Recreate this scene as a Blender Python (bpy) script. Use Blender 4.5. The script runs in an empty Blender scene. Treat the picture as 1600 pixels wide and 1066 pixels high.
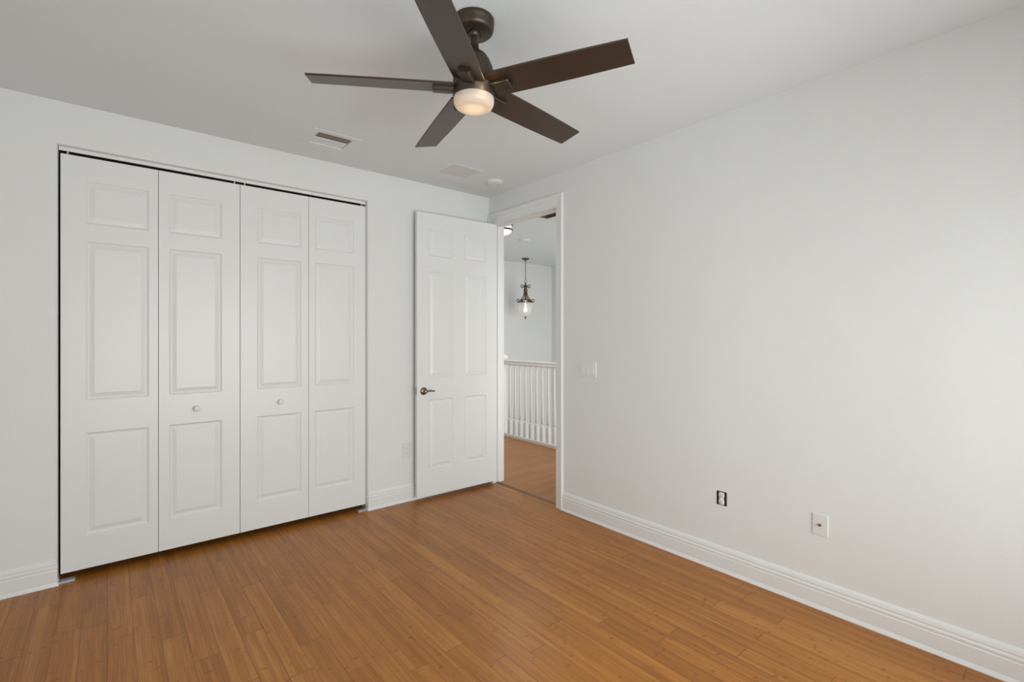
import bpy, bmesh, math, random
from mathutils import Vector, Matrix
PI = math.pi
random.seed(4)
S = bpy.context.scene
COL = S.collection

# ------------------------------------------------------------------ camera
CAMX, CAMY, CAMZ = -2.8279, -3.7526, 1.4106
YAW = 0.693468            # clockwise from +Y
cd = bpy.data.cameras.new('camera')
cam = bpy.data.objects.new('camera', cd)
COL.objects.link(cam)
cam.location = (CAMX, CAMY, CAMZ)
cam.rotation_euler = (PI/2, 0, -YAW)
cd.sensor_fit = 'HORIZONTAL'
cd.sensor_width = 36.0
cd.lens = 758.09/1600*36.0
cd.shift_y = (524.52-533.0)/1600.0
cd.clip_start = 0.02
S.camera = cam

# ------------------------------------------------------------------ view, world, daylight
S.view_settings.view_transform = 'Standard'
S.view_settings.look = 'None'
S.view_settings.gamma = 1.0
S.view_settings.exposure = -0.03
w = bpy.data.worlds.new('world')
S.world = w
w.use_nodes = True
bg = w.node_tree.nodes['Background']
bg.inputs['Color'].default_value = (0.80, 0.90, 1.0, 1)
bg.inputs['Strength'].default_value = 0.8

def area(name, loc, rot, sx, sy, power, col=(1, 1, 1), spread=PI):
    l = bpy.data.lights.new(name, 'AREA')
    l.shape = 'RECTANGLE'; l.size = sx; l.size_y = sy
    l.energy = power; l.color = col; l.spread = spread
    o = bpy.data.objects.new(name, l); COL.objects.link(o)
    o.location = loc; o.rotation_euler = rot
    return o
DAY = (0.950, 0.978, 0.965)
DAY2 = (1.0, 0.975, 0.92)
# daylight arriving at the windows (just outside the panes); the foyer one is added
LWY0, LWY1, LWZ0, LWZ1 = -3.80, -2.00, 0.25, 1.75       # window in the left wall
BWX0, BWX1, BWZ0, BWZ1 = -3.00, -0.36, 0.25, 2.10       # window in the back wall
FWX0, FWX1, FWZ0, FWZ1 = 0.75, 3.55, -1.2, 2.3           # unseen foyer window, added to light the foyer
LX, BY = -4.05, -4.75                                    # left wall, back wall planes
FX, FY = 3.742, 2.955                                    # foyer walls
area('daylight_left', (LX-0.22, (LWY0+LWY1)/2, (LWZ0+LWZ1)/2), (0, -PI/2, 0), LWZ1-LWZ0, LWY1-LWY0, 11, DAY)
area('daylight_back', ((BWX0+BWX1)/2, BY-0.22, (BWZ0+BWZ1)/2), (PI/2, 0, 0), BWX1-BWX0, BWZ1-BWZ0, 118, DAY)
area('foyer_fill', ((FWX0+FWX1)/2, -1.5-0.30, (FWZ0+FWZ1)/2), (PI/2, 0, 0), FWX1-FWX0, FWZ1-FWZ0, 92, DAY2)  # added fill, brightens the foyer walls from out of view

# ------------------------------------------------------------------ helpers
class NT:
    def __init__(s, name):
        s.m = bpy.data.materials.new(name); s.m.use_nodes = True
        s.t = s.m.node_tree; s.n = s.t.nodes
        s.b = s.n['Principled BSDF']; s.out = s.n['Material Output']
    def node(s, typ, **kw):
        n = s.n.new(typ)
        for k, v in kw.items(): setattr(n, k, v)
        return n
    def put(s, sock, v):
        if v is None: return
        if isinstance(v, bpy.types.NodeSocket): s.t.links.new(v, sock)
        else: sock.default_value = v
    def math(s, op, a, b=None, c=None, clamp=False):
        n = s.node('ShaderNodeMath', operation=op); n.use_clamp = clamp
        s.put(n.inputs[0], a); s.put(n.inputs[1], b)
        if c is not None: s.put(n.inputs[2], c)
        return n.outputs[0]
    def comb(s, x, y, z=0.0):
        n = s.node('ShaderNodeCombineXYZ')
        s.put(n.inputs[0], x); s.put(n.inputs[1], y); s.put(n.inputs[2], z)
        return n.outputs[0]
    def white(s, v):
        n = s.node('ShaderNodeTexWhiteNoise', noise_dimensions='3D'); s.put(n.inputs['Vector'], v)
        return n.outputs['Value']
    def noise(s, v, scale=1.0, detail=2.0, rough=0.5):
        n = s.node('ShaderNodeTexNoise'); s.put(n.inputs['Vector'], v)
        n.inputs['Scale'].default_value = scale; n.inputs['Detail'].default_value = detail
        n.inputs['Roughness'].default_value = rough
        return n.outputs[0]
    def mix(s, f, a, b, typ='MIX'):
        n = s.node('ShaderNodeMix', data_type='RGBA', blend_type=typ)
        s.put(n.inputs[0], f); s.put(n.inputs[6], a); s.put(n.inputs[7], b)
        return n.outputs[2]
    def bump(s, h, strength, dist):
        n = s.node('ShaderNodeBump'); n.inputs['Strength'].default_value = strength
        n.inputs['Distance'].default_value = dist; s.put(n.inputs['Height'], h)
        s.t.links.new(n.outputs[0], s.b.inputs['Normal'])
    def obj(s): return s.node('ShaderNodeTexCoord').outputs['Object']

def paint(name, col, rough=0.5, bump=0.0, scale=80.0, dist=0.002, spec=0.5):
    t = NT(name)
    co = t.obj()
    n = t.noise(co, 3.0, 2.0)
    c2 = tuple(x*0.97 for x in col)
    t.put(t.b.inputs['Base Color'], t.mix(n, (*col, 1), (*c2, 1)))
    t.b.inputs['Roughness'].default_value = rough
    t.b.inputs['Specular IOR Level'].default_value = spec
    if bump: t.bump(t.noise(co, scale, 3.0, 0.55), bump, dist)
    return t.m

def metal(name, col, rough=0.35, metallic=1.0, scale=120.0):
    t = NT(name); co = t.obj()
    n = t.noise(co, scale, 2.0)
    t.put(t.b.inputs['Base Color'], t.mix(n, (*col, 1), (*[x*0.86 for x in col], 1)))
    t.b.inputs['Metallic'].default_value = metallic
    t.b.inputs['Roughness'].default_value = rough
    return t.m

def bamboo(name, along_y=True, u0=-2.737, W=0.0965, L=0.93, v0=-1.113):
    t = NT(name)
    sp = t.node('ShaderNodeSeparateXYZ'); t.put(sp.inputs[0], t.obj())
    u, v = (sp.outputs[0], sp.outputs[1]) if along_y else (sp.outputs[1], sp.outputs[0])
    uw = t.math('DIVIDE', t.math('SUBTRACT', u, u0), W)
    colm = t.math('FLOOR', uw)
    off = t.white(t.comb(colm, 3.7, 0.0))
    # every other plank starts on the same joint line, the rest are staggered
    par = t.math('FLOORED_MODULO', colm, 2.0)
    off = t.math('ADD', t.math('MULTIPLY', off, 0.55), t.math('MULTIPLY', par, 0.42))
    v2 = t.math('ADD', t.math('DIVIDE', t.math('SUBTRACT', v, v0), L), off)
    row = t.math('FLOOR', v2)
    r1 = t.white(t.comb(colm, row, 1.0))
    r2 = t.white(t.comb(colm, row, 7.0))
    su = t.math('MULTIPLY', uw, 5.0)
    strip = t.math('FLOOR', su)
    r3 = t.white(t.comb(strip, row, 2.0))
    r4 = t.white(t.comb(strip, row, 5.0))
    # grain
    g1 = t.noise(t.comb(t.math('MULTIPLY', u, 210.0), t.math('MULTIPLY', v, 4.0), r1), 1.0, 3.0, 0.6)
    g2 = t.noise(t.comb(t.math('MULTIPLY', u, 34.0), t.math('MULTIPLY', v, 2.2), t.math('MULTIPLY', r2, 9.0)), 1.0, 3.0, 0.55)
    g3 = t.noise(t.comb(u, v, 0.0), 2.2, 3.0, 0.6)
    tone = t.math('ADD', 0.5, t.math('MULTIPLY', t.math('SUBTRACT', r1, 0.5), 0.24))
    tone = t.math('ADD', tone, t.math('MULTIPLY', t.math('SUBTRACT', r3, 0.5), 0.26))
    tone = t.math('ADD', tone, t.math('MULTIPLY', t.math('SUBTRACT', g1, 0.5), 1.15))
    tone = t.math('ADD', tone, t.math('MULTIPLY', t.math('SUBTRACT', g2, 0.5), 0.50))
    tone = t.math('ADD', tone, t.math('MULTIPLY', t.math('SUBTRACT', g3, 0.5), 0.25), clamp=True)
    cr = t.node('ShaderNodeValToRGB')
    e = cr.color_ramp.elements
    e[0].position = 0.0; e[0].color = (0.235, 0.086, 0.018, 1)
    e[1].position = 1.0; e[1].color = (0.545, 0.243, 0.053, 1)
    m = cr.color_ramp.elements.new(0.5); m.color = (0.390, 0.145, 0.024, 1)
    t.put(cr.inputs[0], tone)
    c = cr.outputs[0]
    # bamboo knuckles: a short dark mark across each strip
    kv = t.math('ADD', t.math('DIVIDE', v, 0.27), t.math('MULTIPLY', r4, 5.0))
    wob = t.math('MULTIPLY', t.math('SUBTRACT', t.noise(t.comb(t.math('MULTIPLY', u, 60.0), t.math('MULTIPLY', v, 9.0), 0.0), 1.0, 2.0), 0.5), 0.10)
    kf = t.math('ABSOLUTE', t.math('SUBTRACT', t.math('FRACT', t.math('ADD', kv, wob)), 0.5))
    k1 = t.math('SUBTRACT', 1.0, t.math('DIVIDE', kf, 0.034), clamp=True)
    kr = t.white(t.comb(strip, t.math('FLOOR', kv), 11.0))
    kr = t.math('MULTIPLY', t.math('SUBTRACT', kr, 0.30), 1.6, clamp=True)
    kn = t.math('MULTIPLY', k1, kr)
    kn = t.math('MULTIPLY', kn, t.math('MULTIPLY', g1, 1.9), clamp=True)
    c = t.mix(t.math('MULTIPLY', kn, 0.66), c, (0.155, 0.054, 0.014, 1))
    # joints
    fu = t.math('FRACT', uw)
    du = t.math('MULTIPLY', t.math('MINIMUM', fu, t.math('SUBTRACT', 1.0, fu)), W)
    fv = t.math('FRACT', v2)
    dv = t.math('MULTIPLY', t.math('MINIMUM', fv, t.math('SUBTRACT', 1.0, fv)), L)
    ju = t.math('SUBTRACT', 1.0, t.math('DIVIDE', du, 0.0026), clamp=True)
    ju = t.math('MULTIPLY', ju, t.math('ADD', 0.25, t.math('MULTIPLY', r2, 0.65)))
    jv = t.math('SUBTRACT', 1.0, t.math('DIVIDE', dv, 0.0030), clamp=True)
    jv = t.math('MULTIPLY', jv, t.math('ADD', 0.30, t.math('MULTIPLY', r3, 0.6)))
    j = t.math('MAXIMUM', ju, jv)
    c = t.mix(j, c, (0.060, 0.022, 0.008, 1))
    t.put(t.b.inputs['Base Color'], c)
    rg = t.math('ADD', 0.27, t.math('MULTIPLY', g2, 0.12))
    t.put(t.b.inputs['Roughness'], rg)
    t.b.inputs['Specular IOR Level'].default_value = 0.32
    h = t.math('SUBTRACT', t.math('MULTIPLY', g1, 0.12), t.math('MULTIPLY', j, 0.6))
    t.bump(h, 0.25, 0.0012)
    return t.m

def glass_pane(name):
    t = NT(name)
    tr = t.node('ShaderNodeBsdfTransparent'); gl = t.node('ShaderNodeBsdfGlossy')
    gl.inputs['Roughness'].default_value = 0.02
    fr = t.node('ShaderNodeFresnel'); fr.inputs[0].default_value = 1.3
    mx = t.node('ShaderNodeMixShader')
    t.put(mx.inputs[0], fr.outputs[0]); t.put(mx.inputs[1], tr.outputs[0]); t.put(mx.inputs[2], gl.outputs[0])
    t.t.links.new(mx.outputs[0], t.out.inputs['Surface'])
    return t.m

def frosted(name, col, trans=0.6, clear=0.0):
    t = NT(name)
    d = t.node('ShaderNodeBsdfDiffuse'); r = t.node('ShaderNodeBsdfTranslucent'); g = t.node('ShaderNodeBsdfGlossy')
    n = t.noise(t.obj(), 25.0, 2.0)
    c = t.mix(n, (*col, 1), (*[x*0.96 for x in col], 1))
    t.put(d.inputs[0], c); t.put(r.inputs[0], c); g.inputs['Roughness'].default_value = 0.25
    m1 = t.node('ShaderNodeMixShader'); m1.inputs[0].default_value = trans
    t.put(m1.inputs[1], d.outputs[0]); t.put(m1.inputs[2], r.outputs[0])
    m2 = t.node('ShaderNodeMixShader'); m2.inputs[0].default_value = 0.04
    t.put(m2.inputs[1], m1.outputs[0]); t.put(m2.inputs[2], g.outputs[0])
    last = m2.outputs[0]
    if clear:
        tr = t.node('ShaderNodeBsdfTransparent'); m3 = t.node('ShaderNodeMixShader'); m3.inputs[0].default_value = clear
        t.put(m3.inputs[1], last); t.put(m3.inputs[2], tr.outputs[0]); last = m3.outputs[0]
    t.t.links.new(last, t.out.inputs['Surface'])
    return t.m

def glow(name, col, strength, base=(0.9, 0.9, 0.88)):
    t = NT(name)
    t.b.inputs['Base Color'].default_value = (*base, 1)
    t.b.inputs['Roughness'].default_value = 0.3
    t.b.inputs['Emission Color'].default_value = (*col, 1)
    t.b.inputs['Emission Strength'].default_value = strength
    return t.m

M = dict(
    wall=paint('wall_paint', (0.785, 0.80, 0.795), 0.55, 0.30, 95.0, 0.003, 0.3),
    ceil=paint('ceiling_paint', (0.765, 0.808, 0.828), 0.7, 0.28, 70.0, 0.004, 0.2),
    trim=paint('trim_paint', (0.81, 0.825, 0.82), 0.32),
    door=paint('door_paint', (0.80, 0.815, 0.81), 0.36, 0.05, 240.0, 0.001),
    plastic=paint('white_plastic', (0.80, 0.80, 0.79), 0.3),
    pinkish=paint('panel_paint', (0.70, 0.69, 0.682), 0.6),
    dark=paint('dark_void', (0.02, 0.018, 0.016), 0.9),
    closet=paint('closet_shade', (0.30, 0.29, 0.28), 0.8),
    duct=paint('duct_lining', (0.20, 0.165, 0.12), 0.7),
    ductslat=paint('brown_slat', (0.22, 0.175, 0.13), 0.5),
    bronze=metal('dark_bronze', (0.085, 0.068, 0.052), 0.42, 0.75),
    blade=paint('blade_finish', (0.030, 0.0185, 0.012), 0.36, 0.03, 300.0, 0.0006, 0.8),
    nickel=metal('satin_nickel', (0.30, 0.26, 0.22), 0.30),
    antique=metal('antique_bronze', (0.16, 0.105, 0.065), 0.4, 0.8),
    steel=metal('zinc_steel', (0.62, 0.63, 0.66), 0.4, 0.35),
    chrome=metal('brushed_chrome', (0.45, 0.44, 0.43), 0.25),
    floor=bamboo('bamboo_planks', True),
    hallfloor=bamboo('bamboo_planks_hall', False, 0.03, 0.0965, 0.93, 0.3),
    thresh=paint('threshold_wood', (0.19, 0.085, 0.035), 0.4),
    bounce=paint('pale_bounce', (0.62, 0.60, 0.56), 0.3),
    ringmetal=metal('grey_nickel', (0.22, 0.215, 0.21), 0.3),
    plate=paint('plate_plastic', (0.755, 0.765, 0.755), 0.35),
    brown=paint('brown_grille', (0.20, 0.145, 0.100), 0.5),
    pane=glass_pane('window_glass'),
    bowl=frosted('frosted_bowl', (0.95, 0.90, 0.82), 0.55),
    shade=frosted('ribbed_glass', (0.80, 0.79, 0.77), 0.5, 0.28),
    bulb=glow('warm_bulb', (1.0, 0.92, 0.80), 3.0),
    dome=glow('lit_dome_glass', (1.0, 0.97, 0.93), 0.45),
)

M['blade'].node_tree.nodes['Principled BSDF'].inputs['Specular Tint'].default_value = (1.0, 0.86, 0.76, 1)
def link(name, bm, mat, parent=None, smooth=False, origin=None, bevel=0.0):
    me = bpy.data.meshes.new(name)
    if origin is not None: bmesh.ops.translate(bm, verts=bm.verts, vec=-Vector(origin))
    bmesh.ops.recalc_face_normals(bm, faces=bm.faces)
    bm.to_mesh(me); bm.free()
    for m in (mat if isinstance(mat, (list, tuple)) else [mat]): me.materials.append(m)
    o = bpy.data.objects.new(name, me); COL.objects.link(o)
    if smooth:
        for p in me.polygons: p.use_smooth = True
        try:
            me.set_sharp_from_angle(angle=math.radians(38))
        except Exception: pass
    if bevel:
        b = o.modifiers.new('bevel', 'BEVEL'); b.width = bevel; b.segments = 2; b.limit_method = 'ANGLE'
    if parent is not None: o.parent = parent
    return o
def struct(name, bm, mat, parent=None, **k):
    o = link(name, bm, mat, parent, **k)
    if parent is None: o['kind'] = 'structure'
    return o
def thing(name, label, cat, loc, rotz=0.0, group=None):
    o = bpy.data.objects.new(name, None); COL.objects.link(o)
    o.empty_display_size = 0.05
    o.location = loc; o.rotation_euler = (0, 0, rotz)
    o['label'] = label; o['category'] = cat
    if group: o['group'] = group
    return o
def tag(o, label, cat, group=None):
    o['label'] = label; o['category'] = cat
    if group: o['group'] = group
    return o
def part(name, bm, mat, root, parent=None, **k):
    """bm in world coordinates; root gives the offset, parent (a part) nests one deeper"""
    return link(name, bm, mat, parent or root, origin=root.location, **k)

def box(bm, x0, x1, y0, y1, z0, z1):
    v = [bm.verts.new(p) for p in ((x0,y0,z0),(x1,y0,z0),(x1,y1,z0),(x0,y1,z0),(x0,y0,z1),(x1,y0,z1),(x1,y1,z1),(x0,y1,z1))]
    for f in ((0,3,2,1),(4,5,6,7),(0,1,5,4),(1,2,6,5),(2,3,7,6),(3,0,4,7)): bm.faces.new([v[i] for i in f])
    return bm
def NB(): return bmesh.new()
def lathe(bm, prof, c=(0,0,0), seg=32, axis='Z', cap=True, start=0.0):
    """prof: list of (r, h)"""
    rings = []
    for r, h in prof:
        ring = []
        for k in range(seg):
            a = start+2*PI*k/seg
            p = (r*math.cos(a), r*math.sin(a), h)
            if axis == 'Y': p = (p[0], p[2], p[1])
            if axis == 'X': p = (p[2], p[0], p[1])
            ring.append(bm.verts.new((p[0]+c[0], p[1]+c[1], p[2]+c[2])))
        rings.append(ring)
    for i in range(len(rings)-1):
        a, b = rings[i], rings[i+1]
        for k in range(seg):
            bm.faces.new((a[k], a[(k+1) % seg], b[(k+1) % seg], b[k]))
    if cap:
        bm.faces.new(rings[0]); bm.faces.new(rings[-1])
    return bm
def tube(bm, pts, r, seg=8, closed=False, taper=None):
    pts = [Vector(p) for p in pts]; n = len(pts); rings = []
    ref = Vector((0, 0, 1))
    for i, p in enumerate(pts):
        if closed: d = pts[(i+1) % n]-pts[i-1]
        else: d = pts[min(i+1, n-1)]-pts[max(i-1, 0)]
        d.normalize()
        a = d.cross(ref)
        if a.length < 1e-3: a = d.cross(Vector((1, 0, 0)))
        a.normalize(); b = d.cross(a)
        rr = r if taper is None else r*(1+(taper-1)*i/(n-1))
        rings.append([bm.verts.new(p+a*rr*math.cos(2*PI*k/seg)+b*rr*math.sin(2*PI*k/seg)) for k in range(seg)])
    rng = range(n) if closed else range(n-1)
    for i in rng:
        A, Bq = rings[i], rings[(i+1) % n]
        for k in range(seg): bm.faces.new((A[k], A[(k+1) % seg], Bq[(k+1) % seg], Bq[k]))
    if not closed:
        bm.faces.new(rings[0]); bm.faces.new(rings[-1])
    return bm
def slab(bm, ax, p0, p1, us, vs, holes):
    """wall slab between planes p0 and p1 of axis ax, grid lines us, vs, cells whose centre is in a hole left out.
    u,v are the two other axes in order"""
    us = sorted(set(us)); vs = sorted(set(vs))
    def P(p, u, v):
        return {0: (p, u, v), 1: (u, p, v), 2: (u, v, p)}[ax]
    vert = {}
    def V(p, u, v):
        k = (p, u, v)
        if k not in vert: vert[k] = bm.verts.new(P(p, u, v))
        return vert[k]
    def solid(i, j):
        if i < 0 or j < 0 or i >= len(us)-1 or j >= len(vs)-1: return False
        cu, cv = (us[i]+us[i+1])/2, (vs[j]+vs[j+1])/2
        return not any(h[0] < cu < h[1] and h[2] < cv < h[3] for h in holes)
    for i in range(len(us)-1):
        for j in range(len(vs)-1):
            if not solid(i, j): continue
            u0, u1, v0, v1 = us[i], us[i+1], vs[j], vs[j+1]
            for p in (p0, p1): bm.faces.new((V(p,u0,v0), V(p,u1,v0), V(p,u1,v1), V(p,u0,v1)))
            if not solid(i-1, j): bm.faces.new((V(p0,u0,v0), V(p1,u0,v0), V(p1,u0,v1), V(p0,u0,v1)))
            if not solid(i+1, j): bm.faces.new((V(p0,u1,v0), V(p1,u1,v0), V(p1,u1,v1), V(p0,u1,v1)))
            if not solid(i, j-1): bm.faces.new((V(p0,u0,v0), V(p1,u0,v0), V(p1,u1,v0), V(p0,u1,v0)))
            if not solid(i, j+1): bm.faces.new((V(p0,u0,v1), V(p1,u0,v1), V(p1,u1,v1), V(p0,u1,v1)))
    return bm
def sweep(bm, prof, path):
    """prof: closed list of (d, z), d to the LEFT of travel; path: XY polyline, mitred"""
    n = len(path); rings = []
    P = [Vector(p) for p in path]
    for i in range(n):
        ns = []
        if i > 0:
            d = (P[i]-P[i-1]).normalized(); ns.append(Vector((-d.y, d.x)))
        if i < n-1:
            d = (P[i+1]-P[i]).normalized(); ns.append(Vector((-d.y, d.x)))
        nn = ns[0] if len(ns) == 1 else (ns[0]+ns[1])/(1+ns[0].dot(ns[1]))
        rings.append([bm.verts.new((P[i].x+nn.x*d, P[i].y+nn.y*d, z)) for d, z in prof])
    m = len(prof)
    for i in range(n-1):
        for k in range(m):
            bm.faces.new((rings[i][k], rings[i][(k+1) % m], rings[i+1][(k+1) % m], rings[i+1][k]))
    bm.faces.new(rings[0]); bm.faces.new(rings[-1])
    return bm
BASE = [(0,0),(0.020,0),(0.020,0.004),(0.0135,0.022),(0.0145,0.088),(0.0125,0.094),(0.0125,0.097),(0.015,0.100),(0.015,0.108),(0.011,0.114),(0.011,0.118),(0.0125,0.122),(0.010,0.136),(0.005,0.146),(0,0.148)]

def panel_leaf(bm, x0, x1, z0, z1, xs, rows, yf, th, sgn=-1):
    """panelled door leaf in the XZ plane; moulded faces at yf (facing sgn*Y) and on the back.
    xs: list of (xa, xb) panel columns; rows: list of (za, zb) panel rows"""
    us = sorted({x0, x1, *[a for c in xs for a in c]})
    vs = sorted({z0, z1, *[a for c in rows for a in c]})
    def side(y, s):
        vert = {}
        def V(u, v):
            if (u, v) not in vert: vert[(u, v)] = bm.verts.new((u, y, v))
            return vert[(u, v)]
        for i in range(len(us)-1):
            for j in range(len(vs)-1):
                a, b, c, d = us[i], us[i+1], vs[j], vs[j+1]
                ring = [V(a, c), V(b, c), V(b, d), V(a, d)]
                if (a, b) in xs and (c, d) in rows:
                    for ins, dep in ((0.004, 0.004), (0.011, 0.0085), (0.017, 0.0085), (0.038, 0.0025), (0.041, 0.0015)):
                        new = [bm.verts.new((a+ins, y-s*dep, c+ins)), bm.verts.new((b-ins, y-s*dep, c+ins)),
                               bm.verts.new((b-ins, y-s*dep, d-ins)), bm.verts.new((a+ins, y-s*dep, d-ins))]
                        for k in range(4): bm.faces.new((ring[k], ring[(k+1) % 4], new[(k+1) % 4], new[k]))
                        ring = new
                bm.faces.new(ring)
        return V
    A = side(yf, sgn); Bk = side(yf-sgn*th, -sgn)
    for i in range(len(us)-1):
        for v in (z0, z1): bm.faces.new((A(us[i], v), A(us[i+1], v), Bk(us[i+1], v), Bk(us[i], v)))
    for j in range(len(vs)-1):
        for u in (x0, x1): bm.faces.new((A(u, vs[j]), A(u, vs[j+1]), Bk(u, vs[j+1]), Bk(u, vs[j])))
    return bm
def rounded_plate(bm, w, h, t, r=0.006, bev=0.002, seg=4):
    """plate in XZ plane, back at y=0, front at y=-t (local)"""
    def ring(y, ins):
        out = []
        for cx, cz, a0 in ((w/2-r, h/2-r, 0), (-w/2+r, h/2-r, PI/2), (-w/2+r, -h/2+r, PI), (w/2-r, -h/2+r, 3*PI/2)):
            for k in range(seg+1):
                a = a0+PI/2*k/seg
                out.append(bm.verts.new((cx+(r-ins)*math.cos(a), y, cz+(r-ins)*math.sin(a))))
        return out
    R = [ring(0, 0), ring(-t+bev, 0), ring(-t, bev)]
    n = len(R[0])
    for i in range(2):
        for k in range(n): bm.faces.new((R[i][k], R[i][(k+1) % n], R[i+1][(k+1) % n], R[i+1][k]))
    bm.faces.new(R[0]); bm.faces.new(R[-1])
    return bm
def local(name, bm, mat, parent, loc=(0,0,0), rot=(0,0,0), **k):
    o = link(name, bm, mat, parent, **k); o.location = loc; o.rotation_euler = rot
    return o

# ------------------------------------------------------------------ the setting
H = 2.74
WT = 0.12
OX0, OX1, OZ = -3.051, -1.222, 2.497           # closet opening
JY0, JY1, JZ = -0.919, -0.078, 2.466           # doorway clear opening (Y range, head)
RX = 1.52                                       # edge of the upstairs landing

bm = NB()
slab(bm, 2, -0.15, 0.0, [LX-0.12, 0.045], [BY-0.12, 0.75], [])
struct('floor', bm, M['floor'])
bm = NB()
slab(bm, 2, -0.15, 0.0, [0.045, RX], [-1.62, FY+0.12], [])
struct('floor_hall', bm, M['hallfloor'])
bm = NB()
slab(bm, 2, -3.0, -2.88, [0.0, FX+0.12], [-1.62, FY+0.12], [])
struct('floor_foyer', bm, M['bounce'])  # unseen floor, made pale to bounce light up the foyer walls
VX0, VX1, VY0, VY1 = -1.780, -1.545, -0.522, -0.308      # register opening
HX0, HX1, HY0, HY1 = 0.856, 1.000, -0.140, 0.231         # hall grille opening
bm = NB()
slab(bm, 2, H, H+0.03, [LX-0.12, VX0, VX1, HX0, HX1, FX+0.12], [BY-0.12, VY0, VY1, HY0, HY1, FY+0.12],
     [(VX0, VX1, VY0, VY1), (HX0, HX1, HY0, HY1)])
struct('ceiling', bm, M['ceil'])

# closet wall with bull-nosed opening
bm = NB()
slab(bm, 1, 0.0, WT, [LX-0.12, OX0, OX1, 0.0], [0.0, OZ, H], [(OX0, OX1, -1, OZ)])
ed = [e for e in bm.edges if all(abs(v.co.y) < 1e-6 for v in e.verts) and
      ((all(abs(v.co.x-OX0) < 1e-5 for v in e.verts) and max(v.co.z for v in e.verts) < OZ+1e-4) or
       (all(abs(v.co.x-OX1) < 1e-5 for v in e.verts) and max(v.co.z for v in e.verts) < OZ+1e-4) or
       (all(abs(v.co.z-OZ) < 1e-5 for v in e.verts) and min(v.co.x for v in e.verts) > OX0-1e-4 and max(v.co.x for v in e.verts) < OX1+1e-4))]
bmesh.ops.bevel(bm, geom=ed, offset=0.014, segments=5, affect='EDGES', profile=0.5)
struct('wall_front', bm, M['wall'], smooth=True)
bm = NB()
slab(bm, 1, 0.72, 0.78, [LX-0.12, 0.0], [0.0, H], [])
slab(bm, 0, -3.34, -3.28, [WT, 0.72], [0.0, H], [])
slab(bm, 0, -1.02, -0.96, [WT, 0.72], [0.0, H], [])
struct('wall_closet', bm, M['closet'])  # shade of the enclosed closet put into a dark grey wall colour
# right wall with the doorway
bm = NB()
slab(bm, 0, 0.0, WT, [BY-0.12, JY0-0.02, JY1+0.02, FY+0.12], [0.0, JZ+0.02, H], [(JY0-0.02, JY1+0.02, -1, JZ+0.02)])
struct('wall_right', bm, M['wall'])
bm = NB()
slab(bm, 0, LX-0.12, LX, [BY, LWY0, LWY1, 0.0], [0.0, LWZ0, LWZ1, H], [(LWY0, LWY1, LWZ0, LWZ1)])
struct('wall_left', bm, M['wall'])
bm = NB()
slab(bm, 1, BY-0.12, BY, [LX-0.12, BWX0, BWX1, 0.0], [0.0, BWZ0, BWZ1, H], [(BWX0, BWX1, BWZ0, BWZ1)])
struct('wall_back', bm, M['wall'])
# upstairs hall and foyer beyond
bm = NB()
slab(bm, 1, FY, FY+0.12, [0.12, FX+0.12], [-2.88, H], [])
struct('wall_foyer_far', bm, M['wall'])
bm = NB()
slab(bm, 0, FX, FX+0.12, [-1.62, FY], [-2.88, H], [])
struct('wall_foyer_side', bm, M['wall'])
bm = NB()
slab(bm, 1, -1.62, -1.50, [0.12, FWX0, FWX1, FX], [-2.88, FWZ0, FWZ1, H], [(FWX0, FWX1, FWZ0, FWZ1)])
struct('wall_hall', bm, M['wall'])
bm = NB()
slab(bm, 0, 0.0, 0.12, [-1.62, FY+0.12], [-2.88, -0.15], [])
struct('wall_foyer_near', bm, M['wall'])

# windows (behind the camera, plus one added to light the foyer): frame, mullion bars, pane, sill
def window(name, ax, plane, a0, a1, z0, z1):
    def bx(bm, a, b, p, q, c, d):
        if ax == 0: box(bm, p, q, a, b, c, d)
        else: box(bm, a, b, p, q, c, d)
    p0, p1 = plane-0.075, plane-0.03
    fr = NB(); t = 0.05
    bx(fr, a0, a0+t, p0, p1, z0, z1); bx(fr, a1-t, a1, p0, p1, z0, z1)
    bx(fr, a0+t, a1-t, p0, p1, z0, z0+t); bx(fr, a0+t, a1-t, p0, p1, z1-t, z1)
    mid = (a0+a1)/2; bx(fr, mid-0.03, mid+0.03, p0, p1, z0+t, z1-t)
    zm = (z0+z1)/2
    bx(fr, a0+t, mid-0.03, p0, p1, zm-0.02, zm+0.02); bx(fr, mid+0.03, a1-t, p0, p1, zm-0.02, zm+0.02)
    o = struct(name, fr, M['trim'])
    pn = NB(); m = (p0+p1)/2
    bx(pn, a0+t-0.005, a1-t+0.005, m-0.003, m+0.003, z0+t-0.005, z1-t+0.005)
    link('pane', pn, M['pane'], o)
    return o
window('window_1', 0, LX, LWY0, LWY1, LWZ0, LWZ1)
window('window_2', 1, BY, BWX0, BWX1, BWZ0, BWZ1)
window('window_foyer_added', 1, -1.50, FWX0, FWX1, FWZ0, FWZ1)  # unseen opening, added to let the foyer fill in

# baseboards
bm = NB()
sweep(bm, [(-d, z) for d, z in BASE], [(LX+0.016, 0.0), (OX0-0.013, 0.0), (OX0-0.013, 0.034)])
struct('baseboard_front_left', bm, M['trim'])
bm = NB(); sweep(bm, [(-d, z) for d, z in BASE], [(OX1+0.013, 0.034), (OX1+0.013, 0.0), (-0.022, 0.0)])
struct('baseboard_front_right', bm, M['trim'])
bm = NB(); sweep(bm, [(-d, z) for d, z in BASE], [(0.0, -0.998), (0.0, BY)])
struct('baseboard_right', bm, M['trim'])
bm = NB(); sweep(bm, BASE, [(0.0-0.016, BY), (LX, BY), (LX, 0.0)][::-1])
struct('baseboard_left', bm, M['trim'])

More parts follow.
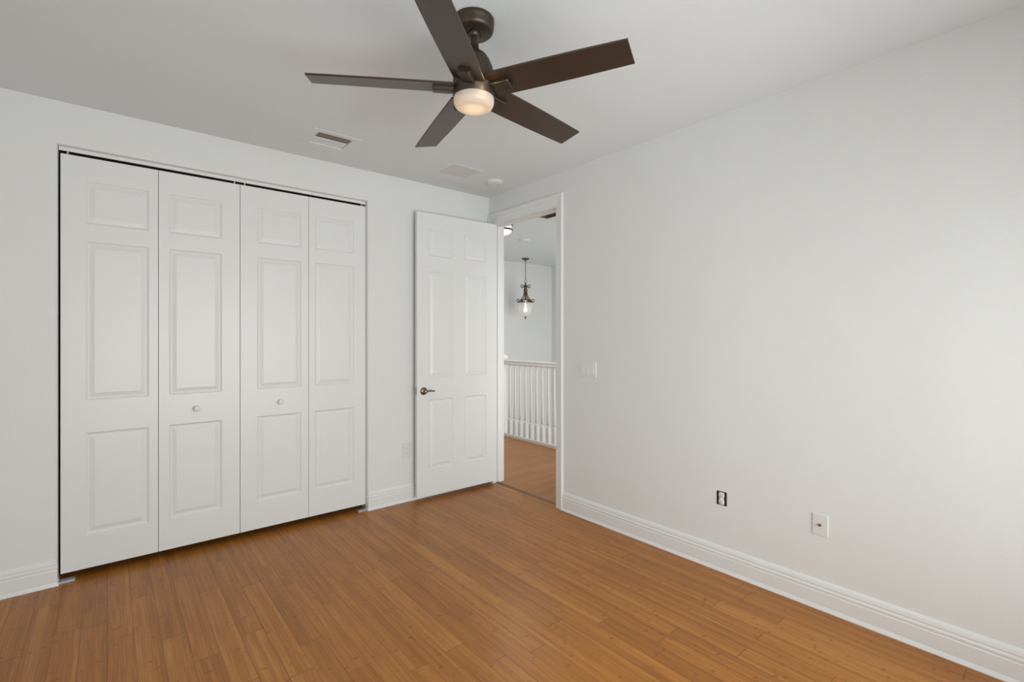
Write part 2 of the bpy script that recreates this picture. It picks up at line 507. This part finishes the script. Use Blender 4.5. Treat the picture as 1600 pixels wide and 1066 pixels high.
# door lining and casing: stepped section, mitre at the head
def casing(bm, x_sign, xw, y_far):
    # section across the width: (w from inner edge, thickness)
    sec = [(0.0, 0.0), (0.0, 0.009), (0.028, 0.011), (0.034, 0.015), (0.056, 0.0165), (0.060, 0.020), (0.071, 0.020), (0.074, 0.017), (0.074, 0.0)]
    inn = [(JY0-0.006, 0.0), (JY0-0.006, JZ+0.006), (JY1+0.006, JZ+0.006), (JY1+0.006, 0.0)]
    rings = []
    for i, (y, z) in enumerate(inn):
        ring = []
        for wd, th in sec:
            if i == 0: yy, zz = y-wd, 0.0
            elif i == 1: yy, zz = y-wd, z+wd*1.32
            elif i == 2: yy, zz = y+min(wd*y_far/0.074, y_far), z+wd*1.32
            else: yy, zz = y+min(wd*y_far/0.074, y_far), 0.0
            ring.append(bm.verts.new((xw+x_sign*th, yy, zz)))
        rings.append(ring)
    m = len(sec)
    for i in range(3):
        for k in range(m): bm.faces.new((rings[i][k], rings[i][(k+1) % m], rings[i+1][(k+1) % m], rings[i+1][k]))
    bm.faces.new(rings[0]); bm.faces.new(rings[-1])
bm = NB(); casing(bm, -1, 0.0, 0.070); struct('trim_1', bm, M['trim'])
bm = NB(); casing(bm, 1, WT, 0.082); struct('trim_2', bm, M['trim'])
bm = NB()
slab(bm, 0, -0.002, WT+0.002, [JY0-0.02, JY0, JY1, JY1+0.02], [0.0, JZ, JZ+0.02], [(JY0, JY1, -1, JZ)])
# door stop strip
slab(bm, 0, 0.040, 0.075, [JY0, JY0+0.011, JY1-0.011, JY1], [0.0, JZ-0.011, JZ], [(JY0+0.011, JY1-0.011, -1, JZ-0.011)])
struct('trim_3', bm, M['trim'])
bm = NB()
sweep(bm, [(-0.022, 0.0), (-0.018, 0.006), (-0.006, 0.009), (0.010, 0.007), (0.022, 0.0)], [(0.045, JY0), (0.045, JY1)])
struct('trim_4', bm, M['thresh'])

# ------------------------------------------------------------------ open room door (hinged at the far jamb, folded back to the closet wall)
DL = 0.82
d = thing('door_1', 'open white six panel room door with a lever handle, folded back beside the closet', 'door', (-0.004, -0.097, 0.0),
          math.atan2(0.028, -0.815))
d['kind'] = 'structure'
# local: x from hinge to free edge, visible face is at +y after the turn
bm = NB()
panel_leaf(bm, 0.0, DL, 0.036, 2.464, [(0.110, 0.349), (0.469, 0.708)], [(0.262, 0.860), (1.045, 1.964), (2.095, 2.326)], 0.0175, 0.035, sgn=1)
leaf = link('door_leaf', bm, M['door'], d)
def lever(sgn, reach):
    bm = NB()
    lathe(bm, [(0.0325, 0.0), (0.0325, 0.005), (0.029, 0.009), (0.018, 0.013), (0.012, 0.016), (0.011, reach-0.006), (0.013, reach-0.004), (0.013, reach+0.008), (0.010, reach+0.010)], (0, 0, 0), 28, 'Y')
    bm2 = bm
    pts = [(-0.004-0.078*k/8, reach+0.003*math.sin(k/8*PI), 0.003*math.sin(k/8*PI*1.2)) for k in range(9)]
    tube(bm2, pts, 0.0085, 10, taper=0.75)
    if sgn < 0: bmesh.ops.scale(bm2, vec=(1, -1, 1), verts=bm2.verts)
    return bm2
hn = local('door_handle', lever(1, 0.045), M['nickel'], d, (DL-0.061, 0.0175, 0.937), smooth=True); hn['label'] = 'satin nickel lever handle on a round rose'
hn = local('door_handle', lever(-1, 0.022), M['nickel'], d, (DL-0.061, -0.0175, 0.937), smooth=True)
bm = NB(); box(bm, DL, DL+0.0015, -0.012, 0.012, 0.910, 0.972)
lp = link('latch_plate', bm, M['chrome'], d)
bm = NB(); box(bm, DL+0.0015, DL+0.012, -0.007, 0.006, 0.932, 0.950)
link('latch_bolt', bm, M['chrome'], lp)
for z in (0.28, 1.25, 2.22):
    bm = NB(); lathe(bm, [(0.0065, z-0.045), (0.0065, z+0.045)], (-0.004, -0.0195, 0), 12)
    link('hinge', bm, M['trim'], d, smooth=True)

# ------------------------------------------------------------------ bifold closet doors
def bifold(loc_x, label, leaves, knob_x):
    t = thing('bifold_door', label, 'closet door', (loc_x, 0.05, 0.0), 0, 'bifold closet doors')
    for (a, b, pa, pb) in leaves:
        bm = NB()
        panel_leaf(bm, a, b, 0.043, 2.457, [(pa, pb)], [(0.240, 0.838), (1.030, 1.965), (2.066, 2.318)], 0.036, 0.034)
        part('door_panel', bm, M['door'], t, bevel=0.0012)
    bm = NB()
    lathe(bm, [(0.010, 0.036), (0.010, 0.030), (0.008, 0.024), (0.011, 0.018), (0.0175, 0.013), (0.019, 0.007), (0.016, 0.001), (0.009, -0.002)], (knob_x, 0, 0.931), 24, 'Y')
    part('knob', bm, M['door'], t, smooth=True)
    ends = (leaves[0][0]+0.03, leaves[1][1]-0.03)
    for x in ends:
        bm = NB(); lathe(bm, [(0.005, 2.455), (0.005, 2.478)], (x, 0.053, 0), 10)
        part('pivot_pin', bm, M['steel'], t, smooth=True)
    return t
bifold(-2.586, 'left pair of white panelled bifold closet doors', [(-3.0405, -2.5872, -2.932, -2.634), (-2.5848, -2.1295, -2.531, -2.237)], -2.383)
bifold(-1.670, 'right pair of white panelled bifold closet doors, nearer the open room door', [(-2.1265, -1.6712, -2.021, -1.722), (-1.6688, -1.2245, -1.623, -1.321)], -1.870)
bm = NB()
slab(bm, 1, 0.040, 0.044, [OX0+0.003, OX1-0.003], [2.475, OZ], [])
slab(bm, 1, 0.044, 0.064, [OX0+0.003, OX1-0.003], [OZ-0.003, OZ], [])
o = link('door_track', bm, M['trim'], bevel=0.001); tag(o, 'white metal track above the closet doors along the top of the opening', 'track')
def bracket(x0, sx, label):
    bm = NB()
    a, b = sorted((0.0, sx*0.072))
    box(bm, a, b, -0.046, -0.002, 0.0, 0.010)
    e0, e1 = sorted((0.0, sx*0.004)); box(bm, e0, e1, -0.030, 0.012, 0.010, 0.030)
    o = link('floor_bracket', bm, M['steel'])
    o.location = (x0, 0.05, 0.0)
    tag(o, label, 'bracket', 'bifold pivot brackets on the floor')
bracket(OX0+0.001, 1, 'small zinc pivot bracket on the floor at the left end of the closet')
bracket(OX1-0.001, -1, 'small zinc pivot bracket on the floor at the right end of the closet')

# ------------------------------------------------------------------ ceiling fan
FCX, FCY = -1.645, -2.078
fan = thing('ceiling_fan', 'dark bronze five blade ceiling fan with a lit frosted glass bowl', 'ceiling fan', (FCX, FCY, H))
def fl(bmprof, name, mat, parent=None, **k):
    bm = NB(); lathe(bm, [(r, z-H) for r, z in bmprof], (0, 0, 0), 48)
    return link(name, bm, mat, parent or fan, smooth=True, **k)
fl([(0.084, 2.740), (0.0865, 2.736), (0.0865, 2.722), (0.0845, 2.719), (0.084, 2.700), (0.080, 2.690), (0.073, 2.684), (0.034, 2.681), (0.030, 2.684)], 'canopy', M['bronze'])
fl([(0.026, 2.690), (0.026, 2.676), (0.021, 2.668), (0.013, 2.664)], 'ball_joint', M['bronze'])
fl([(0.0115, 2.672), (0.0115, 2.605)], 'downrod', M['bronze'])
fl([(0.0115, 2.640), (0.020, 2.636), (0.022, 2.615), (0.029, 2.607), (0.054, 2.588), (0.066, 2.570), (0.079, 2.540), (0.086, 2.510), (0.088, 2.470), (0.084, 2.462)], 'motor_housing', M['bronze'])
fl([(0.084, 2.466), (0.091, 2.462), (0.093, 2.448), (0.088, 2.440), (0.0885, 2.414), (0.085, 2.409), (0.080, 2.409)], 'light_collar', M['bronze'])
bowl_p = [(0.0845, 2.409), (0.0855, 2.398), (0.084, 2.386), (0.079, 2.375), (0.070, 2.3685), (0.060, 2.3655), (0.057, 2.3665), (0.030, 2.363), (0.006, 2.362)]
bm = NB(); lathe(bm, [(r, z-H) for r, z in bowl_p], (0, 0, 0), 48, cap=False)
bm.faces.new([v for v in bm.verts][-48:])
bowl = link('glass_bowl', bm, M['bowl'], fan, smooth=True); bowl['label'] = 'lit frosted glass bowl'
pl_ = bpy.data.lights.new('fan_lamp', 'AREA'); pl_.shape = 'DISK'; pl_.size = 0.10; pl_.energy = 0.06; pl_.color = (1.0, 0.70, 0.42)
plo = bpy.data.objects.new('fan_lamp', pl_); COL.objects.link(plo); plo.location = (FCX, FCY, 2.404)
# extra point light added below the blades, imitating lamp glow escaping the collar
lk = bpy.data.lights.new('fan_leak_fill', 'POINT'); lk.energy = 0.05; lk.color = (1.0, 0.66, 0.28); lk.shadow_soft_size = 0.010
lko = bpy.data.objects.new('fan_leak_fill', lk); COL.objects.link(lko)
lko.location = (FCX+0.120*math.cos(math.radians(262)), FCY+0.120*math.sin(math.radians(262)), 2.412)
PIT = 0.226
def blade_mesh():
    bm = NB(); n = 14; th = 0.006
    us = [0.085+(0.660-0.085)*k/n for k in range(n+1)]
    rows = []
    for u in us:
        s = (u-0.085)/0.575
        hw = 0.069+(0.0603-0.069)*s+0.003*math.sin(PI*s)
        zz = 2.447-H-0.012*s
        row = []
        for wv, tz in ((hw, 0), (hw-0.0015, -0.0015), (-hw+0.0015, -0.0015), (-hw, 0), (-hw, th-0.0015), (-hw+0.0015, th), (hw-0.0015, th), (hw, th-0.0015)):
            y = wv*math.cos(PIT)+tz*math.sin(PIT); z = zz-wv*math.sin(PIT)+tz*math.cos(PIT)
            row.append(bm.verts.new((u, y, z)))
        rows.append(row)
    for i in range(n):
        for k in range(8): bm.faces.new((rows[i][k], rows[i][(k+1) % 8], rows[i+1][(k+1) % 8], rows[i+1][k]))
    bm.faces.new(rows[0]); bm.faces.new(rows[-1])
    return bm
def arm_mesh():
    bm = NB()
    def ring(u, hw, top, bot):
        out = []
        for wv, tz in ((hw, top), (hw, bot+0.003), (hw-0.003, bot), (-hw+0.003, bot), (-hw, bot+0.003), (-hw, top)):
            zz = 2.446-H
            out.append(bm.verts.new((u, wv*math.cos(PIT)+tz*math.sin(PIT), zz-wv*math.sin(PIT)+tz*math.cos(PIT))))
        return out
    R = [ring(0.070, 0.026, 0.0, -0.014), ring(0.110, 0.026, 0.0, -0.018), ring(0.168, 0.025, -0.0005, -0.019), ring(0.172, 0.023, -0.0005, -0.015)]
    for i in range(3):
        for k in range(6): bm.faces.new((R[i][k], R[i][(k+1) % 6], R[i+1][(k+1) % 6], R[i+1][k]))
    bm.faces.new(R[0]); bm.faces.new(R[-1])
    return bm
b0 = link('blade', blade_mesh(), M['blade'], fan)
a0 = link('blade_arm', arm_mesh(), M['bronze'], b0)
A0 = math.radians(5.84)
b0.rotation_euler = (0, 0, A0)
for k in range(1, 5):
    b = b0.copy(); COL.objects.link(b); b.parent = fan; b.rotation_euler = (0, 0, A0+2*PI*k/5)
    a = a0.copy(); COL.objects.link(a); a.parent = b
for ang in (-48, 148):
    bm = NB(); lathe(bm, [(0.004, 0.0), (0.004, 0.003), (0.002, 0.0045)], (0, 0, 0), 10, 'X')
    local('screw', bm, M['plastic'], fan, (0.0915*math.cos(math.radians(ang)), 0.0915*math.sin(math.radians(ang)), 2.452-H), (0, 0, math.radians(ang)), smooth=True)

# ------------------------------------------------------------------ ceiling fittings
v = thing('air_vent', 'white rectangular ceiling air register with open louvres, near the closet wall', 'air vent', ((VX0+VX1)/2, (VY0+VY1)/2, H))
bm = NB()
def flange(bm, x0, x1, y0, y1, ix0, ix1, iy0, iy1, zt, th, lip=0.0):
    O = [(x0,y0),(x1,y0),(x1,y1),(x0,y1)]; I = [(ix0,iy0),(ix1,iy0),(ix1,iy1),(ix0,iy1)]
    m = 0.006
    Q = [(x0+m,y0+m),(x1-m,y0+m),(x1-m,y1-m),(x0+m,y1-m)]
    a = [bm.verts.new((*p, zt)) for p in O]; b = [bm.verts.new((*p, zt-th)) for p in Q]
    c = [bm.verts.new((*p, zt-th*0.8)) for p in I]; e = [bm.verts.new((*p, zt+lip)) for p in I]
    for k in range(4):
        j = (k+1) % 4
        bm.faces.new((a[k], a[j], b[j], b[k])); bm.faces.new((b[k], b[j], c[j], c[k]))
        bm.faces.new((c[k], c[j], e[j], e[k])); bm.faces.new((e[k], e[j], a[j], a[k]))
flange(bm, VX0-0.040, VX1+0.040, VY0-0.044, VY1+0.038, VX0+0.004, VX1-0.004, VY0+0.004, VY1-0.004, H, 0.004, 0.02)
part('frame', bm, M['ceil'], v)
bm = NB()
slab(bm, 2, H+0.15, H+0.16, [VX0-0.01, VX1+0.01], [VY0-0.01, VY1+0.01], [])
for (x0, x1, y0, y1) in ((VX0-0.012, VX0-0.002, VY0-0.01, VY1+0.01), (VX1+0.002, VX1+0.012, VY0-0.01, VY1+0.01)):
    box(bm, x0, x1, y0, y1, H+0.031, H+0.15)
box(bm, VX0-0.002, VX1+0.002, VY0-0.012, VY0-0.002, H+0.031, H+0.15)
box(bm, VX0-0.002, VX1+0.002, VY1+0.002, VY1+0.012, H+0.031, H+0.15)
part('duct', bm, M['duct'], v)
def louvre(ya, za, yb, zb, bow, mat):
    bm = NB(); n = 6; rows = []
    for k in range(n+1):
        s = k/n; y = ya+(yb-ya)*s; z = za+(zb-za)*s-bow*math.sin(PI*s)
        rows.append([bm.verts.new((x, y, z+dz)) for x, dz in ((VX0+0.006, 0), (VX1-0.006, 0), (VX1-0.006, 0.0015), (VX0+0.006, 0.0015))])
    for i in range(n):
        for k in range(4): bm.faces.new((rows[i][k], rows[i][(k+1) % 4], rows[i+1][(k+1) % 4], rows[i+1][k]))
    bm.faces.new(rows[0]); bm.faces.new(rows[-1])
    return part('louvre', bm, mat, v, smooth=True)
louvre(VY0+0.024, H+0.020, VY0+0.082, H+0.003, 0.002, M['ductslat'])
louvre(VY0+0.104, H+0.006, VY0+0.156, H+0.004, 0.003, M['ceil'])
louvre(VY0+0.159, H+0.005, VY1-0.004, H+0.004, 0.002, M['ceil'])

p = thing('ceiling_panel', 'plain square access panel in the ceiling between the vent and smoke detector', 'ceiling panel', (-0.645, -0.455, H))
PX0, PX1, PY0, PY1 = -0.775, -0.515, -0.575, -0.336
bm = NB(); flange(bm, PX0-0.022, PX1+0.022, PY0-0.022, PY1+0.022, PX0, PX1, PY0, PY1, H, 0.003)
part('frame', bm, M['ceil'], p)
bm = NB(); box(bm, PX0, PX1, PY0, PY1, H-0.0012, H); part('panel', bm, M['pinkish'], p)

def smoke(x, y, r, label):
    t = thing('smoke_detector', label, 'smoke detector', (x, y, H), 0, 'round white smoke detectors')
    bm = NB(); lathe(bm, [(r, 0.0), (r, -0.005), (r*0.97, -0.008)], (0, 0, 0), 40); link('base', bm, M['ceil'], t, smooth=True)
    bm = NB(); lathe(bm, [(r*0.90, -0.006), (r*0.88, -0.012), (r*0.80, -0.018), (r*0.66, -0.021), (r*0.40, -0.022), (r*0.38, -0.020), (r*0.2, -0.020)], (0, 0, 0), 40); link('cover', bm, M['plate'], t, smooth=True)
    bm = NB(); lathe(bm, [(0.006, -0.020), (0.006, -0.023)], (r*0.58, 0, 0), 12); link('test_button', bm, M['chrome'], t)
smoke(-0.262, -0.432, 0.078, 'round white smoke detector on the bedroom ceiling near the corner')
smoke(1.61, 1.315, 0.080, 'round white smoke detector on the hall ceiling seen through the doorway')

# ------------------------------------------------------------------ wall plates
def on_right(y, z): return dict(loc=(0.0, y, z), rotz=-PI/2)     # local -Y faces the room
def plate_screws(t, pts, dep):
    for x, z in pts:
        bm = NB(); lathe(bm, [(0.0035, 0.0), (0.0035, -0.001), (0.002, -0.0018)], (x, dep, z), 10, 'Y'); link('screw', bm, M['plastic'], t)
def receptacle_face(bm, dep, zc):
    lathe(bm, [(0.0168, 0.004), (0.0168, -0.002), (0.0155, -0.003)], (0, dep, zc), 24, 'Y')
def slots(t, dep, zc, parent):
    bm = NB()
    for x, h in ((-0.0063, 0.008), (0.0063, 0.0065)): box(bm, x-0.0011, x+0.0011, dep-0.0034, dep-0.0028, zc+0.001, zc+0.001+h)
    lathe(bm, [(0.0024, -0.0028), (0.0024, -0.0034)], (0, dep, zc-0.006), 12, 'Y')
    link('slot', bm, M['dark'], parent)
t = thing('light_switch', 'white three gang rocker light switch plate beside the doorway', 'light switch', (0, -1.263, 1.149), -PI/2)
bm = rounded_plate(NB(), 0.166, 0.115, 0.006, 0.004, 0.002)
link('plate', bm, M['plastic'], t)
for k in (-1, 0, 1):
    bm = NB(); x = k*0.046
    vv = [bm.verts.new(q) for q in ((x-0.0165,-0.006,-0.0335),(x+0.0165,-0.006,-0.0335),(x+0.0165,-0.006,0.0335),(x-0.0165,-0.006,0.0335),
          (x-0.0155,-0.011,-0.0325),(x+0.0155,-0.011,-0.0325),(x+0.0155,-0.0085,0.0),(x-0.0155,-0.0085,0.0),(x+0.0155,-0.0068,0.0325),(x-0.0155,-0.0068,0.0325))]
    for f in ((0,1,2,3),(4,5,6,7),(7,6,8,9),(0,1,5,4),(3,2,8,9)): bm.faces.new([vv[i] for i in f])
    bm.faces.new([vv[i] for i in (1,2,8,6,5)]); bm.faces.new([vv[i] for i in (0,3,9,7,4)])
    link('rocker', bm, M['plastic'], t)
t = thing('electrical_outlet', 'white duplex outlet with its cover plate, low between closet and open door', 'outlet', (-0.880, 0, 0.432))
bm = rounded_plate(NB(), 0.079, 0.125, 0.006, 0.004, 0.002); link('plate', bm, M['plate'], t)
for zc in (0.0195, -0.0195):
    bm = NB(); receptacle_face(bm, -0.006, zc); o = link('receptacle', bm, M['plastic'], t, smooth=True); slots(t, -0.006, zc, o)
plate_screws(t, [(0, 0)], -0.006)
t = thing('electrical_outlet', 'outlet missing its cover plate, dark box gap showing, low on right wall', 'outlet', (0, -2.319, 0.434), -PI/2)
bm = NB(); box(bm, -0.031, 0.031, -0.0012, 0.0, -0.041, 0.041); link('box_opening', bm, M['dark'], t)
bm = NB(); box(bm, -0.010, 0.010, -0.0022, -0.0012, -0.052, 0.052); 
bm = NB(); box(bm, -0.0145, 0.0145, -0.004, -0.0012, -0.036, 0.036); o = link('body', bm, M['plastic'], t)
for zc in (0.0195, -0.0195):
    bm = NB(); receptacle_face(bm, -0.0052, zc); o2 = link('receptacle', bm, M['plastic'], t, smooth=True); slots(t, -0.0052, zc, o2)
t = thing('cable_outlet', 'square white coaxial cable plate, rightmost low on the right wall', 'cable outlet', (0, -2.843, 0.433), -PI/2)
bm = rounded_plate(NB(), 0.071, 0.108, 0.005, 0.003, 0.0015); link('plate', bm, M['plate'], t)
bm = NB(); lathe(bm, [(0.0075, -0.006), (0.0075, -0.009), (0.0048, -0.009), (0.0048, -0.017), (0.0030, -0.017)], (0, 0, 0), 6+12, 'Y'); link('connector', bm, M['chrome'], t, smooth=True)

# ------------------------------------------------------------------ landing railing
RAILX = 1.480
r = thing('stair_railing', 'white balustrade along the upstairs landing beyond the doorway', 'railing', (RAILX, 0.0, 0.0))
RY0, RY1 = -1.495, 1.60
bm = NB(); sweep(bm, [(-0.036, 0.0), (-0.036, 0.030), (-0.030, 0.042), (0.030, 0.042), (0.036, 0.030), (0.036, 0.0)], [(RAILX, RY0), (RAILX, RY1)])
part('shoe_rail', bm, M['trim'], r)
bm = NB(); sweep(bm, [(-0.020, 1.003), (-0.030, 1.016), (-0.027, 1.030), (-0.033, 1.062), (-0.028, 1.062), (-0.012, 1.070), (0.012, 1.070), (0.028, 1.062), (0.033, 1.062), (0.027, 1.030), (0.030, 1.016), (0.020, 1.003)], [(RAILX, RY0), (RAILX, RY1)])
part('handrail', bm, M['trim'], r)
bm = NB()
lathe(bm, [(0.030, 0.040), (0.030, 0.225), (0.026, 0.232)], (0, 0, 0), 4, start=PI/4)
lathe(bm, [(0.017, 0.230), (0.021, 0.238), (0.021, 0.245), (0.014, 0.252), (0.013, 0.262), (0.019, 0.272), (0.021, 0.30), (0.020, 0.36), (0.015, 0.60), (0.0125, 0.80), (0.0115, 0.93), (0.0115, 1.008)], (0, 0, 0), 14)
bal = link('baluster', bm, M['trim'], r, smooth=True)
ys = [1.477-0.1100*k for k in range(27)]
bal.location = (0, ys[0], 0)
for y in ys[1:]:
    b = bal.copy(); COL.objects.link(b); b.parent = r; b.location = (0, y, 0)
bm = NB(); Y = RY1+0.045
lathe(bm, [(0.064, 0.0), (0.064, 1.06), (0.058, 1.066), (0.070, 1.075), (0.080, 1.09), (0.080, 1.112), (0.060, 1.135), (0.030, 1.15)], (RAILX, Y, 0), 4, start=PI/4)
part('newel_post', bm, M['trim'], r)

# ------------------------------------------------------------------ pendant lantern in the foyer
PX, PY = 2.690, 2.523
pd = thing('pendant_lantern', 'bronze scroll pendant lantern with a ribbed glass shade hanging in the foyer', 'pendant light', (PX, PY, H))
def pw(prof, name, mat, parent=None, seg=28):
    bm = NB(); lathe(bm, [(q, z-H) for q, z in prof], (0, 0, 0), seg); return link(name, bm, mat, parent or pd, smooth=True)
pw([(0.064, 2.740), (0.064, 2.730), (0.050, 2.715), (0.016, 2.706), (0.010, 2.695)], 'canopy', M['antique'])
bm = NB(); z = 2.700; k = 0
while z > 2.375:
    pts = []
    for q in range(10):
        a = 2*PI*q/10; px, pz = 0.0085*math.cos(a), 0.016*math.sin(a)
        pts.append((px, 0, z-0.012+pz-H) if k % 2 else (0, px, z-0.012+pz-H))
    tube(bm, pts, 0.0026, 6, closed=True); z -= 0.024; k += 1
link('chain', bm, M['antique'], pd, smooth=True)
bm = NB(); tube(bm, [(0.022*math.cos(2*PI*q/14), 0, 2.345+0.026*math.sin(2*PI*q/14)-H) for q in range(14)], 0.004, 6, closed=True)
link('loop', bm, M['antique'], pd, smooth=True)
pw([(0.008, 2.325), (0.018, 2.31), (0.012, 2.29), (0.030, 2.275), (0.034, 2.255), (0.020, 2.235), (0.036, 2.20), (0.030, 2.17), (0.012, 2.15), (0.012, 2.06), (0.026, 2.025), (0.034, 2.01)], 'stem', M['antique'])
fr = NB()
tube(fr, [(0.120*math.cos(2*PI*q/36), 0.120*math.sin(2*PI*q/36), 1.985-H) for q in range(36)], 0.009, 8, closed=True)
link('rim', fr, M['antique'], pd, smooth=True)
def scroll(a, r0, zc, s, turns=1.35):
    pts = []
    for q in range(22):
        f = q/21; th = PI+f*turns*2*PI; rad = s*(1-0.72*f)
        rr = r0+s+rad*math.cos(th); zz = zc+rad*math.sin(th)
        pts.append((rr*math.cos(a), rr*math.sin(a), zz-H))
    return pts
VA = YAW
for k in range(6):
    a = -VA+2*PI*k/6
    bm = NB()
    tube(bm, scroll(a, 0.088, 2.014, 0.036), 0.0072, 6)
    tube(bm, [((0.026+0.078*(f**2.2))*math.cos(a), (0.026+0.078*(f**2.2))*math.sin(a), 2.17-0.165*f-H) for f in [q/10 for q in range(11)]], 0.0075, 6)
    link('scroll_arm', bm, M['antique'], pd, smooth=True)
for k in range(4):
    a = -VA+2*PI*k/4
    bm = NB(); tube(bm, scroll(a, 0.022, 2.262, 0.034), 0.0068, 6); link('top_scroll', bm, M['antique'], pd, smooth=True)
bm = NB(); seg = 48; rings = []
for q, z in ((0.112, 1.99), (0.118, 1.965), (0.114, 1.93), (0.111, 1.88), (0.105, 1.83), (0.090, 1.785), (0.066, 1.755), (0.036, 1.740), (0.012, 1.736)):
    rings.append([bm.verts.new(((q*(1+0.03*(k % 2)))*math.cos(2*PI*k/seg), (q*(1+0.03*(k % 2)))*math.sin(2*PI*k/seg), z-H)) for k in range(seg)])
for i in range(len(rings)-1):
    for k in range(seg): bm.faces.new((rings[i][k], rings[i][(k+1) % seg], rings[i+1][(k+1) % seg], rings[i+1][k]))
bm.faces.new(rings[-1])
link('glass_shade', bm, M['shade'], pd, smooth=True)
pw([(0.006, 1.742), (0.020, 1.738), (0.020, 1.730), (0.008, 1.724), (0.012, 1.712), (0.009, 1.700), (0.003, 1.688)], 'finial', M['antique'])
pw([(0.012, 2.01), (0.014, 1.93), (0.020, 1.90), (0.031, 1.865), (0.028, 1.835), (0.012, 1.815)], 'bulb', M['bulb'])

# ------------------------------------------------------------------ hall ceiling light and grille
f = thing('flush_ceiling_light', 'lit white dome flush ceiling light with metal ring in the hall', 'ceiling light', (0.791, 0.781, H))
bm = NB(); lathe(bm, [(0.105, 0.0), (0.125, -0.004), (0.125, -0.016), (0.112, -0.022)], (0, 0, 0), 40); link('base', bm, M['ringmetal'], f, smooth=True)
bm = NB(); lathe(bm, [(0.110, -0.022), (0.112, -0.060)], (0, 0, 0), 40); link('glass_band', bm, M['dome'], f, smooth=True)
bm = NB(); lathe(bm, [(0.112, -0.058), (0.124, -0.060), (0.126, -0.072), (0.118, -0.078), (0.108, -0.078)], (0, 0, 0), 40); link('ring', bm, M['ringmetal'], f, smooth=True)
bm = NB(); lathe(bm, [(0.114, -0.078), (0.106, -0.096), (0.085, -0.114), (0.055, -0.126), (0.022, -0.131), (0.004, -0.132)], (0, 0, 0), 40); link('glass_dome', bm, M['dome'], f, smooth=True)
fl_ = bpy.data.lights.new('hall_lamp', 'AREA'); fl_.shape = 'DISK'; fl_.size = 0.18; fl_.energy = 15.0; fl_.color = (1, 0.94, 0.86)
flo = bpy.data.objects.new('hall_lamp', fl_); COL.objects.link(flo); flo.location = (0.791, 0.781, H-0.136)

g = thing('return_grille', 'dark brown slatted return grille in the hall ceiling above the doorway', 'air vent', ((HX0+HX1)/2, (HY0+HY1)/2, H))
bm = NB(); flange(bm, HX0-0.002, HX1+0.002, HY0-0.002, HY1+0.002, HX0+0.012, HX1-0.012, HY0+0.012, HY1-0.012, H, 0.004, 0.012)
part('frame', bm, M['brown'], g)
for k in range(12):
    y = HY0+0.030+k*0.0285
    bm = NB()
    vv = [bm.verts.new(q) for q in ((HX0+0.012, y-0.0135, H+0.001), (HX1-0.012, y-0.0135, H+0.001), (HX1-0.012, y+0.0135, H+0.010), (HX0+0.012, y+0.0135, H+0.010),
                                    (HX0+0.012, y-0.0135, H+0.003), (HX1-0.012, y-0.0135, H+0.003), (HX1-0.012, y+0.0135, H+0.012), (HX0+0.012, y+0.0135, H+0.012))]
    for fq in ((0,1,2,3),(4,5,6,7),(0,1,5,4),(1,2,6,5),(2,3,7,6),(3,0,4,7)): bm.faces.new([vv[i] for i in fq])
    part('slat', bm, M['brown'], g)
bm = NB(); box(bm, HX0-0.02, HX1+0.02, HY0-0.02, HY1+0.02, H+0.031, H+0.06); part('plenum', bm, M['dark'], g)

pn_ = bpy.data.lights.new('pendant_lamp', 'POINT'); pn_.energy = 0.9; pn_.color = (1, 0.95, 0.86); pn_.shadow_soft_size = 0.03
pno = bpy.data.objects.new('pendant_lamp', pn_); COL.objects.link(pno); pno.location = (PX, PY, 1.84)
